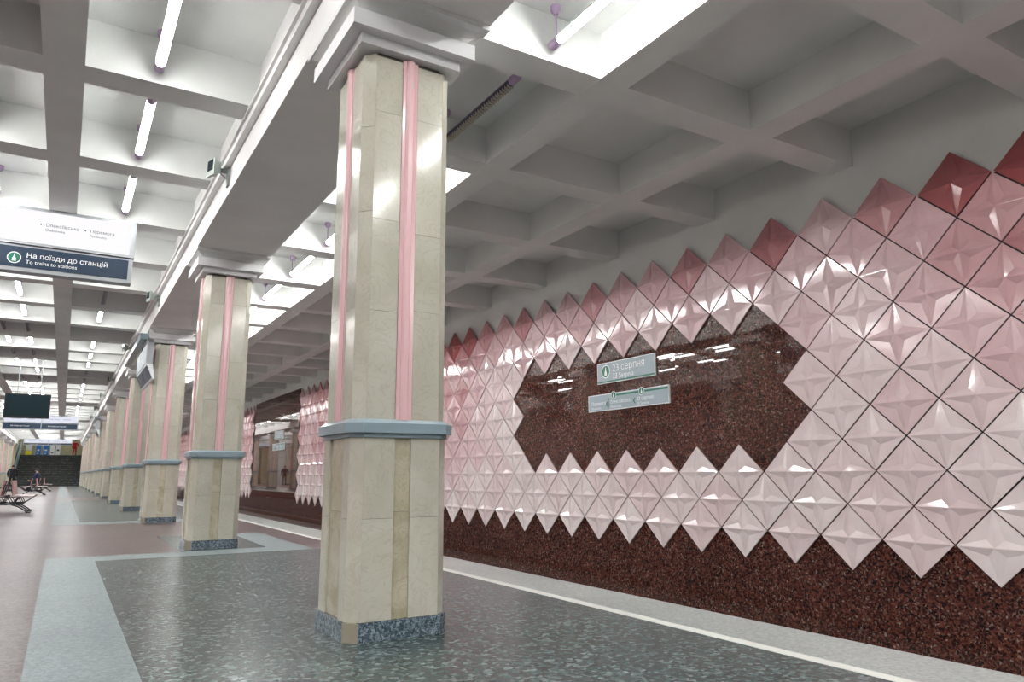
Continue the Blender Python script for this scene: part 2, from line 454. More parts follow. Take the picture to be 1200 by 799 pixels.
# ================================================================== COLUMNS
def octa(h, c):
    return [(-h + c, -h), (h - c, -h), (h, -h + c), (h, h - c), (h - c, h), (-h + c, h), (-h, h - c), (-h, -h + c)]
def rot4(pts, q):
    for _ in range(q): pts = [(-y, x) for x, y in pts]
    return pts
CH = .065
LOWC, UPC = [.105, .657, 1.117], [1.213, 1.86, 2.43, 3.13, 3.50]
def column_parts():
    """list of (name, MB, material key) in column coordinates"""
    P = []
    P.append(('core', MB().prism(octa(.272, CH), 0.0, 3.54), 'core'))
    for q in range(4):
        rec = .05 if q % 2 == 0 else .13
        # lower slabs
        for a, b in ((-.30 + CH, -rec), (rec, .30 - CH)):
            for z0, z1 in zip(LOWC, LOWC[1:]):
                P.append(('marble_slab', MB().prism(rot4([(a + .001, -.30), (b - .001, -.30), (b - .001, -.27), (a + .001, -.27)], q), z0, z1 - .002), 'marble'))
        P.append(('inset_strip', MB().prism(rot4([(-rec, -.286), (rec, -.286), (rec, -.265), (-rec, -.265)], q), .105, .69), 'marble2'))
        P.append(('inset_strip', MB().prism(rot4([(-rec, -.286), (rec, -.286), (rec, -.265), (-rec, -.265)], q), .692, 1.117), 'marble2'))
        cn = lambda h: rot4([(-h, -h + CH), (-h + CH, -h), (-h + CH + .0, -h + .03), (-h + .03, -h + CH)], q)
        P.append(('corner_slab', MB().prism(cn(.30), .105, 1.115), 'marble'))
        # upper slabs
        ru = .052
        for si, (a, b) in enumerate(((-.293 + CH, -ru), (ru, .293 - CH))):
            sh = [0, .02, -.06, .0, 0] if si else [0, 0, 0, 0, 0]
            zz = [z + d for z, d in zip(UPC, sh)]
            for z0, z1 in zip(zz, zz[1:]):
                P.append(('marble_slab', MB().prism(rot4([(a + .001, -.293), (b - .001, -.293), (b - .001, -.26), (a + .001, -.26)], q), z0, z1 - .002), 'marble'))
        for z0, z1 in ((1.213, 2.47), (2.472, 3.02), (3.022, 3.51)):
            P.append(('corner_slab', MB().prism(cn(.293), z0, z1), 'marble'))
        # pink moulding: rounded rib between two fillets
        prof = [(-.05, -.26), (-.05, -.297), (-.028, -.294), (-.024, -.304), (-.014, -.315), (.014, -.315), (.024, -.304), (.028, -.294), (.05, -.297), (.05, -.26)]
        P.append(('pink_moulding', MB().prism(rot4(prof, q), 1.213, 3.515), 'pinkm'))
        # plinth
        P.append(('plinth_slab', MB().prism(rot4([(-.31 + CH, -.312), (.31 - CH, -.312), (.31 - CH, -.27), (-.31 + CH, -.27)], q), 0, .103), 'plinth'))
        P.append(('plinth_corner', MB().prism(rot4([(-.312, -.31 + CH), (-.31 + CH, -.312), (-.31 + CH, -.28), (-.28, -.31 + CH)], q), 0, .103), 'plinthc' if q == 0 else 'plinth'))
    o = octa
    mb = MB().prism(o(.312, .07), 1.112, 1.137).prism(o(.335, .075), 1.137, 1.194).prism(o(.335, .075), 1.194, 1.216, 0, o(.305, .07))
    P.append(('collar', mb, 'collar'))
    sq = lambda h, hy=None, dx=-.012: [(-h + dx, -(hy or h)), (h + dx, -(hy or h)), (h + dx, hy or h), (-h + dx, hy or h)]
    P.append(('lower_cornice', MB().prism(sq(.34), 3.53, 3.595), 'paint'))
    P.append(('upper_cornice', MB().prism(sq(.415), 3.595, 3.70), 'paint'))
    bx0, bx1 = BX0 - CX, BX1 - CX
    top = [(bx0 + .0, -.50), (bx1, -.50), (bx1, .50), (bx0, .50)]
    mb = MB().prism(sq(.385), 3.70, 3.725, 0, sq(.36)).prism(sq(.36), 3.725, 3.785, 0, [(bx0 + .01, -.44), (bx1 - .01, -.44), (bx1 - .01, .44), (bx0 + .01, .44)])
    mb.prism([(bx0 + .0, -.5), (bx1, -.5), (bx1, .5), (bx0, .5)], 3.785, 3.822)
    P.append(('haunch', mb, 'white'))
    return P
PARTS = column_parts()
PM = [(n, mb.mesh(n, M[k]), k) for n, mb, k in PARTS]
# far columns: one mesh per kind of part
joined = {}
for n, mb, k in PARTS:
    j = joined.setdefault((n, k), MB()); j.add(mb.v, mb.f)
JM = [(n, j.mesh(n, M[k])) for (n, k), j in joined.items()]
GROUPC = 'marble columns along the platform'
vis = 0
for i, y in enumerate(COLY):
    if y < 0: lab = 'cream marble column with pink strips, %s behind the camera' % ('first' if i == 1 else 'second')
    else:
        vis += 1
        lab = ('large cream marble column with pink strips nearest the camera' if vis == 1 else
               '%s cream marble column from the camera in the right-hand row' % ORD[vis - 1])
    root = thing('marble_column', lab, 'column', (CX, y, 0), GROUPC)
    if 0 < y < 36:
        for n, me, k in PM: link(n, me, root)
    else:
        for n, me in JM: link(n, me, root)
    root = thing('marble_column', ('%s cream marble column in the left-hand row across the hall' % ORD[vis - 1]) if y > 0 else
                 'cream marble column across the hall, %s behind the camera' % ('first' if i == 1 else 'second'), 'column', (mx(CX), y, 0), 'marble columns across the hall', (0, 0, PI))
    for n, me in JM: link(n, me, root)

# ================================================================== TUBE LAMPS
LZ = 4.305                                      # tube axis
def reflector(mb, m=0, n=6):
    # half-round metal hood over the tube
    A = [PI * i / n for i in range(n + 1)]
    for r0, r1 in ((.037, .041),):
        sec = [(r0 * math.cos(a), r0 * math.sin(a) + .002) for a in A] + [(r1 * math.cos(a), r1 * math.sin(a) + .002) for a in reversed(A)]
        k = len(sec); vs = [(x, -.64, z) for x, z in sec] + [(x, .64, z) for x, z in sec]
        mb.add(vs, [(i, (i + 1) % k, k + (i + 1) % k, k + i) for i in range(k)], m)
    return mb
def lamp_meshes(lit, glow='lamp'):
    L = .72
    D = {}
    if lit:
        D['glass_tube'] = (MB().tube([(0, -.64, 0), (0, .64, 0)], .034, 12, False), glow)
        D['top_reflector'] = (reflector(MB()), 'paint')
    else:
        mb = MB().tube([(0, -.64, 0), (0, .64, 0)], .036, 8, False)
        D['tube_housing'] = (mb, 'lilacd')
        g = MB()
        for k in range(30):
            y = -.60 + k * 1.20 / 29
            g.box(-.030, .034, y - .006, y + .006, -.047, -.018)
        D['louvre'] = (g, 'louver')
    for s in (-1, 1):
        D['end_cap%d' % s] = (MB().tube([(0, s * .63, 0), (0, s * .74, 0)], .040, 8), 'lilac' if lit else 'lilac')
        D['rod%d' % s] = (MB().tube([(0, s * .68, .03), (0, s * .68, .28)], .008, 6), 'lilac')
        D['ceiling_rose%d' % s] = (MB().tube([(0, s * .68, .245), (0, s * .68, .275), (0, s * .68, .317)], [.02, .042, .046], 10), 'lilac')
    return [(n.rstrip('-1').rstrip('-') if n[-1] == '1' else n, mb.mesh(n.rstrip('-1'), M[k])) for n, (mb, k) in D.items()]
LIT, DEAD = lamp_meshes(True), lamp_meshes(False)
BAY = lamp_meshes(True, 'lampbay')
def lamp_one(lit, glow='lamp'):
    mb = MB()
    mb.tube([(0, -.64, 0), (0, .64, 0)], .034, 8, False, 0)
    if lit: reflector(mb, 1, 4)
    for s in (-1, 1):
        mb.tube([(0, s * .63, 0), (0, s * .74, 0)], .040, 6, True, 1).tube([(0, s * .68, .03), (0, s * .68, .317)], .012, 4, False, 1)
    return mb.mesh('tube_lamp', [M[glow] if lit else M['lilacd'], M['lilac']])
LIT1, DEAD1, BAY1 = lamp_one(True), lamp_one(False), lamp_one(True, 'lampbay')
ROWY = [1.67 + 2 * k for k in range(-7, 39)]
def row(x, name, group, dead, absent=(), detail_to=30, y0=-13, y1=80):
    n = 0
    for y in ROWY:
        if y < y0 or y > y1: continue
        k = round((y - 1.67) / 2)
        if y > 2.5: n += 1
        if k in absent: continue
        lit = k not in dead
        st_ = 'lit' if lit else 'unlit dark'
        lab = '%s %s tube lamp %s' % (ORD[n - 1], st_, name) if n > 0 else '%s tube lamp %s, %s row behind the camera' % (st_, name, ORD[round((2.5 - y) / 2)].replace('nearest', 'first'))
        if 2.5 < y < detail_to:
            r = thing('tube_lamp', lab, 'lamp', (x, y, LZ), group)
            rod = None
            for pn, me in ((BAY if 'platform' in name else LIT) if lit else DEAD):
                if pn == 'louvre' and 'platform' not in name: continue
                o = link(pn, me, rod if pn == 'ceiling_rose' else r)
                if pn == 'rod': rod = o
        else:
            tag(link('tube_lamp', (BAY1 if 'platform' in name else LIT1) if lit else DEAD1, None, (x, y, LZ)), lab, 'lamp', group)
# k index of rows: y = 1.62 + 2k
row(.40, 'along the right column beam, hall side', 'lamps beside the right column beam', {7, 13, 14, 19, 25, 30, 35}, {9})
row(-.98, 'in right half of the middle coffers', 'lamps in the middle coffers, right half', {2, 9, 11, 14, 19, 24, 28, 33}, {1})
row(-1.45, 'in left half of the middle coffers', 'lamps in the middle coffers, left half', {2, 3, 9, 11, 14, 20, 26}, {1, 13})
row(mx(.40), 'along the left column beam, hall side', 'lamps beside the left column beam', {2, 5, 12, 18, 25}, (), 0)
row(3.08, 'over the right platform', 'lamps over the right platform', {2, 9, 14, 22, 29})
row(mx(3.08), 'over the left platform', 'lamps over the left platform', {1, 6, 12, 20}, (), 0)

# ================================================================== FIXTURES ON THE FASCIA
for i, y in enumerate([8.25, 14.75, 21.0, 28.1, 33.9, 40.2, 46.4]):
    r = thing('box_fixture', 'small grey box fixture with dark window on the white beam edge, %s from the camera' % ORD[i], 'fixture', (1.165, y - .47, 4.075), 'grey box fixtures on the beam edge', (0, 0, 0))
    hx = MB()
    # tapered casing turned towards the hall and the camera
    fr = [(-.15, .05, -.10), (-.10, -.12, -.10), (-.10, -.12, .08), (-.15, .05, .08)]
    bk = [(-.055, .06, -.06), (-.028, -.07, -.06), (-.028, -.07, .05), (-.055, .06, .05)]
    hx.add(fr + bk, [(0, 1, 2, 3), (7, 6, 5, 4), (0, 4, 5, 1), (1, 5, 6, 2), (2, 6, 7, 3), (3, 7, 4, 0)])
    hx.build('casing', M['greybox'], r)
    n = Vector((-.17, -.05, 0)).normalized() * .006
    q = [Vector(p) for p in fr]
    c = sum(q, Vector()) / 4
    w_ = [c + (p - c) * .62 + n + Vector((0, 0, .02)) for p in q]
    MB().add([p - n for p in w_] + w_, [(0, 1, 2, 3), (4, 5, 6, 7), (0, 1, 5, 4), (1, 2, 6, 5), (2, 3, 7, 6), (3, 0, 4, 7)]).build('window', M['glassd'], r)
    MB().box(-.045, .06, -.02, .02, -.025, .015).box(.05, .0695, -.05, .05, -.17, .02).build('bracket', M['greybox'], r)
    MB().tube([(-.04, .02, .045), (-.026, .03, .07), (-.022, .04, .05), (-.02, .04, -.02), (.03, .03, -.06), (.055, .03, -.08)], .007, 6).build('cable', M['greybox'], r)

# ================================================================== SIGNS
def band_fill(polys):
    # non-zero winding fill by horizontal bands, safe for outlines that overlap themselves
    E = [(a, b) for l in polys for a, b in zip(l, l[1:] + l[:1]) if abs(a.y - b.y) > 1e-9]
    ys = {round(p.y, 7) for l in polys for p in l}
    for i, (a, b) in enumerate(E):
        for c, d in E[i + 1:]:
            r, t = b - a, d - c; den = r.x * t.y - r.y * t.x
            if abs(den) < 1e-14: continue
            u = ((c.x - a.x) * t.y - (c.y - a.y) * t.x) / den; v = ((c.x - a.x) * r.y - (c.y - a.y) * r.x) / den
            if 1e-6 < u < 1 - 1e-6 and 1e-6 < v < 1 - 1e-6: ys.add(round(a.y + u * r.y, 7))
    ys = sorted(ys); out = []
    for y0, y1 in zip(ys, ys[1:]):
        if y1 - y0 < 1e-6: continue
        ym = (y0 + y1) / 2
        at = lambda e, y: e[0].x + (e[1].x - e[0].x) * (y - e[0].y) / (e[1].y - e[0].y)
        cr = sorted(((at(e, ym), e) for e in E if min(e[0].y, e[1].y) < ym < max(e[0].y, e[1].y)), key=lambda q: q[0])
        w_ = 0; st_ = None
        for x, e in cr:
            if w_ == 0: st_ = e
            w_ += 1 if e[1].y > e[0].y else -1
            if w_ == 0: out.append([(at(st_, y0), y0), (at(e, y0), y0), (at(e, y1), y1), (at(st_, y1), y1)])
    return out
def text(body, size, mat, parent, loc, rot, name='lettering', depth=.001, align='LEFT', sx=1.0, bold=0):
    cu = bpy.data.curves.new(name, 'FONT'); cu.body = body; cu.size = size; cu.extrude = depth; cu.align_x = align; cu.offset = bold
    cu.resolution_u = 3
    o = bpy.data.objects.new(name, cu); COL.objects.link(o)
    bpy.context.view_layer.update()
    dg = bpy.context.evaluated_depsgraph_get()
    loops = []
    for sp in o.to_curve(dg).splines:            # every outline of every letter
        P = sp.bezier_points; pl = []
        for a in range(len(P)):
            p, q = P[a], P[(a + 1) % len(P)]
            straight = (p.handle_right - p.co).cross(q.co - p.co).length < 1e-9 and (q.handle_left - q.co).cross(q.co - p.co).length < 1e-9
            pl += interpolate_bezier(p.co, p.handle_right, q.handle_left, q.co, 2 if straight else 5)[:-1]
        loops.append(pl)
    o.to_curve_clear()
    bpy.data.objects.remove(o); bpy.data.curves.remove(cu)
    area = lambda l: sum(a.x * b.y - b.x * a.y for a, b in zip(l, l[1:] + l[:1])) / 2
    def inside(p, l):
        c = False
        for a, b in zip(l, l[1:] + l[:1]):
            if (a.y > p.y) != (b.y > p.y) and p.x < (b.x - a.x) * (p.y - a.y) / (b.y - a.y) + a.x: c = not c
        return c
    within = lambda h, l: h is not l and (area(h) > 0) != (area(l) > 0) and all(inside(p, l) for p in h)
    holes = [h for h in loops if any(within(h, l) for l in loops)]
    outer = [l for l in loops if not any(l is h for h in holes)]
    mb = MB()
    for n, l in enumerate(outer):                # fill each outline with its own holes (strokes of a letter may overlap)
        pg = [l] + [h for h in holes if within(h, l)]
        for quad in band_fill(pg):
            mb.add([(x * sx, y, depth + .00006 * (n % 4)) for x, y in quad], [(0, 1, 2, 3)])
    me = bpy.data.meshes.new(name); me.from_pydata(mb.v, [], mb.f); me.materials.append(mat); me.update()
    return link(name, me, parent, loc, rot)
def emblem(parent, loc, rot, r, ring=True):
    n = 28
    mb = MB()
    mb.add([(0, 0, .003)] + [(r * math.cos(2 * PI * i / n), r * math.sin(2 * PI * i / n), .003) for i in range(n)], [(0, 1 + i, 1 + (i + 1) % n) for i in range(n)], 0)
    if ring:
        a = [(r * q * math.cos(2 * PI * i / n), r * q * math.sin(2 * PI * i / n), .0036) for q in (.9, 1.04) for i in range(n)]
        mb.add(a, [(i, (i + 1) % n, n + (i + 1) % n, n + i) for i in range(n)], 1)
    fig = [(-.30, -.62), (.30, -.62), (.26, -.1), (.12, .12), (.1, .62), (0, .74), (-.08, .45), (-.14, .1), (-.28, -.12)]
    mb.add([(x * r, y * r, .005) for x, y in fig], [tuple(range(len(fig)))], 1)
    me = mb.mesh('emblem', [M['green'], M['ink']])
    return link('emblem', me, parent, loc, rot)
WROT = (PI / 2, 0, -PI / 2)      # reads along -y, faces -x
HROT = (PI / 2, 0, 0)            # reads along +x, faces -y
def wall_sign(y_left, y_right, z0, z1, label):
    r = thing('wall_sign', label, 'sign', (7.03, (y_left + y_right) / 2, (z0 + z1) / 2))
    hy, hz = (y_left - y_right) / 2, (z1 - z0) / 2
    MB().box(0, .03, -hy, hy, -hz, hz).build('rim', M['signrim'], r)
    p = MB().box(-.004, .01, -hy + .016, hy - .016, -hz + .014, hz - .014).build('panel', M['sign'], r)
    return p, hy, hz
def name_sign(dy, sub):
    r, hy, hz = wall_sign(8.97 + dy, 7.66 + dy, 2.265, 2.585, sub)
    emblem(r, (-.006, .44, .02), WROT, .098)
    text('23 серпня', .155, M['ink'], r, (-.0065, .28, .005), WROT)
    text('23 Serpnia', .115, M['ink'], r, (-.006, .28, -.105), WROT)
    MB().box(-.007, -.003, -hy + .0, hy - .012, -hz + .012, -hz + .034).build('green_line', M['green'], r)
    return r
def route_sign(dy, lab):
    r, hy, hz = wall_sign(9.22 + dy, 7.40 + dy, 1.85, 2.105, lab)
    for y, t1, t2 in ((.82, 'Перемога', 'Peremoha'), (.36, 'Олексіївська', 'Oleksiivska'), (-.25, '23 серпня', '23 Serpnia')):
        text(t1, .074, M['ink'], r, (-.006, y, -.035), WROT)
        text(t2, .058, M['ink'], r, (-.006, y, -.10), WROT)
    for y in (.44, -.19):
        mb = MB().bar((-.007, y - .02, .0), (-.007, y + .015, -.035), .01, .01).bar((-.007, y + .015, -.035), (-.007, y - .02, -.07), .01, .01)
        mb.build('arrow', M['green'], r)
    MB().box(-.006, -.003, .395, .400, -.1, .05).build('divider_line', M['signblue'], r)
    MB().box(-.007, -.003, -hy + .02, .30, .075, .10).build('green_line', M['green'], r)
    emblem(r, (-.008, .27, .09), WROT, .058); emblem(r, (-.008, -.36, .09), WROT, .058)
    return r
name_sign(0, 'grey station name sign with green disc on the near granite panel, upper of two')
route_sign(0, 'long grey route sign with green line below the name sign on near granite panel')
name_sign(20.6, 'small distant name sign on the far granite field, upper of two')
route_sign(20.6, 'small distant route sign on the far granite field, below the name sign')

def hanging_sign(y, ztop, h1, h2, label, lit, near):
    xr, xl = .555, -2.96
    r = thing('hanging_sign', label, 'sign', (MX, y, ztop))
    w2 = (xr - xl) / 2
    a, b = -h1, -h1 - h2
    MB().box(-w2, w2, 0, .22, a, 0).build('light_box_frame', M['alu'], r)
    MB().box(-w2 + .0, w2 - .01, .02, .20, b, a - .012).build('lower_frame', M['alu'], r)
    for s in (-1, 1):
        x0, x1 = (.03, w2 - .06) if s > 0 else (-w2 + .06, -.03)
        lp = MB().box(x0, x1, -.006, .02, a + .03, -.04).build('lit_panel', M[lit], r)
        bp = MB().box(x0 - .02, x1 - .0, .012, .03, b + .05, a - .035).build('blue_panel', M['signblue'], r)
        if not near:
            for X in ((.35, 1.0) if s > 0 else (-1.4, -.7)):
                text('Олексіївська' if X in (.35, -1.4) else 'Перемога', .075, M['inkd'], lp, (X, -.008, a / 2 - .03), HROT)
            text('На поїзди до станцій', min(.085, h2 * .38), M['ink'], bp, (.3 if s > 0 else -1.4, .010, a - .5 * h2 - .015), HROT)
    # hangers up to the beam
    for x in (-.9175, .9175):
        MB().box(x - .02, x + .02, .08, .12, -.02, ZR - ztop + .01).build('hanger', M['alu'], r)
    if near:
        for X, t1, t2 in ((-.45, 'Олексіївська', 'Oleksiivska'), (.03, 'Перемога', 'Peremoha')):
            px = X - MX
            text(t1, .058, M['inkd'], lp, (px, -.008, -.225), HROT, bold=.003)
            text(t2, .046, M['inkd'], lp, (px, -.008, -.285), HROT, bold=.001)
            MB().tube([(px - .05, -.006, -.208), (px - .05, -.010, -.208)], .009, 10).build('route_dot', M['inkd'], lp)
        emblem(bp, (-.735 - MX, .010, a - .18), HROT, .07)
        text('На поїзди до станцій', .088, M['ink'], bp, (-.615 - MX, .010, a - .165), HROT, bold=.001, sx=1.0)
        text('To trains to stations', .066, M['ink'], bp, (-.615 - MX, .010, a - .24), HROT, sx=1.0)
    return r
hanging_sign(10.45, ZR - .005, .485, .34, 'large lit station sign hanging at the upper left, close to the camera', 'lit', True)
hanging_sign(47.6, 4.22 - .02, .42, .38, 'distant lit hanging sign just below the television in the hall', 'lit2', False)
hanging_sign(73.0, 3.98, .34, .17, 'farthest lit hanging sign in front of the stairs', 'lit2', False)

def column_sign(y0, y1, label):
    r = thing('column_sign', label, 'sign', (1.31, (y0 + y1) / 2, 2.6))
    L = (y1 - y0) / 2
    # section in x,z swept along y
    def sweep(sec, name, mat, ya=-L, yb=L):
        n = len(sec); vs = [(x, ya, z) for x, z in sec] + [(x, yb, z) for x, z in sec]
        MB().add(vs, [tuple(range(n)), tuple(range(2 * n - 1, n - 1, -1))] + [(i, (i + 1) % n, n + (i + 1) % n, n + i) for i in range(n)]).build(name, mat, r)
    sweep([(-.11, .44), (-.11, .85), (.0, .85), (.0, .44)], 'light_box', M['alu'])
    wp = MB().box(-.117, -.108, -L + .04, L - .04, .46, .83).build('white_panel', M['signpale'], r)
    sweep([(-.11, .43), (.015, .14), (.05, .14), (.0, .43)], 'lower_frame', M['signrim'])
    n = Vector((-.29, 0, -.125)).normalized() * .006
    bp = MB()
    for ya, yb in ((-L + .05, -.02), (.02, L - .05)):
        q = [Vector((-.098, ya, .402)), Vector((-.098, yb, .402)), Vector((.003, yb, .168)), Vector((.003, ya, .168))]
        bp.add([p + n for p in q] + [p - n for p in q], [(0, 1, 2, 3), (7, 6, 5, 4), (0, 4, 5, 1), (1, 5, 6, 2), (2, 6, 7, 3), (3, 7, 4, 0)])
    bp.build('blue_panel', M['signblue'], r)
    for y in (-.35, .3):
        MB().box(-.12, -.116, y, y + .012, .5, .79).build('divider_line', M['sign'], wp)
    for y, z, l in ((-.2, .7, .35), (-.2, .6, .25), (.4, .7, .4), (.4, .6, .3)):
        MB().box(-.12, -.116, y, y + l, z, z + .03).build('faded_print', M['sign'], wp)
    sweep([(-.22, .98), (-.22, 1.10), (-.09, 1.10), (-.09, .98)], 'lamp_housing', M['collar'], -L + .5, L + 2.6)
    MB().box(-.02, .09, -.03, .03, .5, .56).build('bracket', M['alu'], r)
    for y in (-L + .7, L - .3):
        MB().box(-.07, -.05, y, y + .04, .84, 1.22).build('bracket', M['alu'], r)
column_sign(15.5, 17.8, 'grey double panel sign on the hall side of the third column')
column_sign(39.3, 41.4, 'small far grey panel sign on a column further down the right-hand row')

# ================================================================== TELEVISION
r = thing('television', 'black flat television hanging from two rods high over the hall', 'television', (-1.06, 26, 2.6))
MB().box(-.575, .575, 0, .09, 0, .72).box(-.4, .4, .09, .16, .1, .6).build('casing', M['tv'], r)
MB().box(-.535, .535, -.004, .01, .06, .68).build('screen', M['screen'], r)
for s in (-1, 1):
    MB().tube([(s * .28, .12, .5), (s * .28, .12, ZC - 2.6)], .014, 8).build('hanging_rod', M['alu'], r)
MB().box(-.04, .04, -.006, 0, .022, .034).build('badge', M['alu'], r)

# ================================================================== BENCHES
def bench(y, label):
    r = thing('station_bench', label, 'bench', (-1.12 if y < 50 else -1.02, y, 0), 'double sided benches in the hall')
    L = 1.9
    for s in (-1, 1):
        for i in range(4):
            x0 = .07 + i * .125
            MB().box(s * x0, s * (x0 + .115), 0, L, .405 - .006 * i, .432 - .006 * i).build('seat_plank', M['seat'], r)
        for i in range(3):
            y0 = .02 + i * .63
            mb = MB(); xb, xt = s * .12, s * .075
            mb.add([(xb, y0, .44), (xb + s * .025, y0, .44), (xt + s * .025, y0, .80), (xt, y0, .80), (xb, y0 + .58, .44), (xb + s * .025, y0 + .58, .44), (xt + s * .025, y0 + .58, .80), (xt, y0 + .58, .80)],
                   [(0, 1, 2, 3), (7, 6, 5, 4), (0, 4, 5, 1), (1, 5, 6, 2), (2, 6, 7, 3), (3, 7, 4, 0)])
            mb.build('backrest', M['seatpink'], r)
    for yy in (.06, L / 2, L - .06):
        mb = MB()
        mb.bar((-.58, yy, .40), (.58, yy, .40), .025, .03).bar((-.34, yy, .22), (.34, yy, .22), .03, .03)
        mb.bar((-.34, yy, .22), (-.56, yy, .395), .025, .03).bar((.34, yy, .22), (.56, yy, .395), .025, .03)
        xs = [-.34, -.24, -.12, 0, .12, .24, .34]
        for i in range(6):
            mb.bar((xs[i], yy, .22 if i % 2 == 0 else .40), (xs[i + 1], yy, .40 if i % 2 == 0 else .22), .018, .02)
        mb.bar((-.13, yy, .4), (-.03, yy, .8), .02, .03).bar((.13, yy, .4), (.03, yy, .8), .02, .03)
        for z in (.55, .68): mb.bar((-.1, yy, z), (.1, yy, z), .018, .02)
        mb.build('side_frame', M['metal'], r)
        for s in (-1, 1):
            MB().tube([(s * .12, yy, .21), (s * .26, yy, .16), (s * .40, yy, .07), (s * .47, yy, .012)], .018, 6).tube([(s * .42, yy, .012), (s * .53, yy, .012)], .014, 6).build('leg', M['metal'], r)
    MB().box(-.03, .03, 0, L, .2, .24).build('long_rail', M['metal'], r)
bench(22.2, 'double sided metal bench with pink backrests, nearest at the left edge')
bench(42.6, 'second double sided bench down the hall, behind the nearest bench')
bench(54.0, 'third and farthest double sided bench, with the seated person')

# ================================================================== STAIRS AND UPPER LANDING
SX0, SX1 = -3.75, 1.62
st = thing('staircase', 'wide dark granite staircase across the far end of the hall', 'staircase', (0, 80, 0))
NS, RI, TR = 10, .15, .3
for fl_, (y0, z0) in enumerate(((0, 0), (4.2, 1.5))):
    for i in range(NS):
        a = y0 + i * TR; z = z0 + i * RI
        MB().box(SX0, SX1, a, y0 + NS * TR, z, z + RI - .03).build('riser', M['stair'], st)
        MB().box(SX0, SX1, a - .02, y0 + NS * TR, z + RI - .03, z + RI).build('tread', M['stairedge'], st)
MB().box(SX0, SX1, 2.98, 4.2, 1.44, 1.502).build('landing', M['lightfloor'], st)
o = structure(MB().box(-6, 4, 87.15, 94, 2.7, 3.0).build('floor', M['lightfloor']))
structure(MB().box(-6, 4, 92.6, 93, 2.7, 6.6).build('wall_far', M['hallwall']))
structure(MB().box(-6.3, SX0 - .01, 80.3, 93, -.4, 6.6).build('wall_stair_left', M['hallwall']))
structure(MB().box(SX1 + .01, 4.3, 80.3, 93, -.4, 6.6).build('wall_stair_right', M['hallwall']))
structure(MB().box(-6.3, 4.3, 80, 93, 6.4, 6.6).box(-6.3, 4.3, 79.9, 80.1, ZC, 6.6).build('ceiling', M['white']))
for i, (x, y) in enumerate(((-2.5, 84), (.2, 84), (-2.5, 89.5), (.2, 89.5))):  # unseen lamps added only to light the stair hall
    tag(link('tube_lamp', BAY1, None, (x, y, 6.13)), 'added unseen tube lamp high over the stairs, %s %s' % ('left' if x < -1 else 'right', 'nearer' if y < 86 else 'farther'), 'lamp', 'added lamps over the stairs')
for i, (x0, x1, m1, m2, lab) in enumerate(((-3.5, -2.92, 'posterwhite', 'yellow', 'white and yellow poster board at the top of the stairs'),
        (-2.66, -2.1, 'posterblue', 'posterwhite', 'left of two blue poster boards at the top of the stairs'),
        (-2.0, -1.42, 'posterblue', 'posterwhite', 'right of two blue poster boards at the top of the stairs'),
        (-1.32, -.86, 'posterwhite', 'alu', 'left of two white poster boards at the top of the stairs'),
        (-.80, -.36, 'posterwhite', 'inkd', 'right of two white poster boards at the top of the stairs'))):
    r = thing('poster_board', lab, 'poster', ((x0 + x1) / 2, 92.3, 3.0))
    h = (x1 - x0) / 2
    MB().box(-h, h, .1, .3, 0, 1.3).build('board', M['alu'], r)
    if i == 0:
        MB().box(-h + .02, h - .02, .085, .1, .02, .56).build('lower_sheet', M['yellow'], r)
        MB().box(-h + .02, h - .02, .085, .1, .6, 1.25).build('upper_sheet', M['posterwhite'], r)
    elif i < 3:
        MB().box(-h + .1, h - .02, .085, .1, .06, 1.2).build('blue_sheet', M['posterblue'], r)
        MB().box(-h + .2, h - .14, .07, .085, .55, .7).box(-h + .2, h - .2, .07, .085, .25, .32).build('white_patch', M['posterwhite'], r)
    else:
        MB().box(-h + .03, h - .03, .085, .1, .05, 1.22).build('sheet', M['posterwhite'], r)
        MB().box(-h + .12, h - .12, .07, .085, .55 if i == 4 else .3, .72 if i == 4 else .4).build('dark_patch', M['signblue'], r)
mb = MB().add([(SX0 + .05, 81, 1.5), (SX0 + .12, 81, 1.5), (SX0 + .12, 87, 3.2), (SX0 + .05, 87, 3.2), (SX0 + .05, 81, 2.5), (SX0 + .12, 81, 2.5), (SX0 + .12, 87, 4.3), (SX0 + .05, 87, 4.3)],
              [(0, 1, 2, 3), (7, 6, 5, 4), (0, 4, 5, 1), (1, 5, 6, 2), (2, 6, 7, 3), (3, 7, 4, 0)])
tag(mb.build('balustrade', M['paleblue']), 'pale blue slanted balustrade at the left side of the far stairs', 'railing')

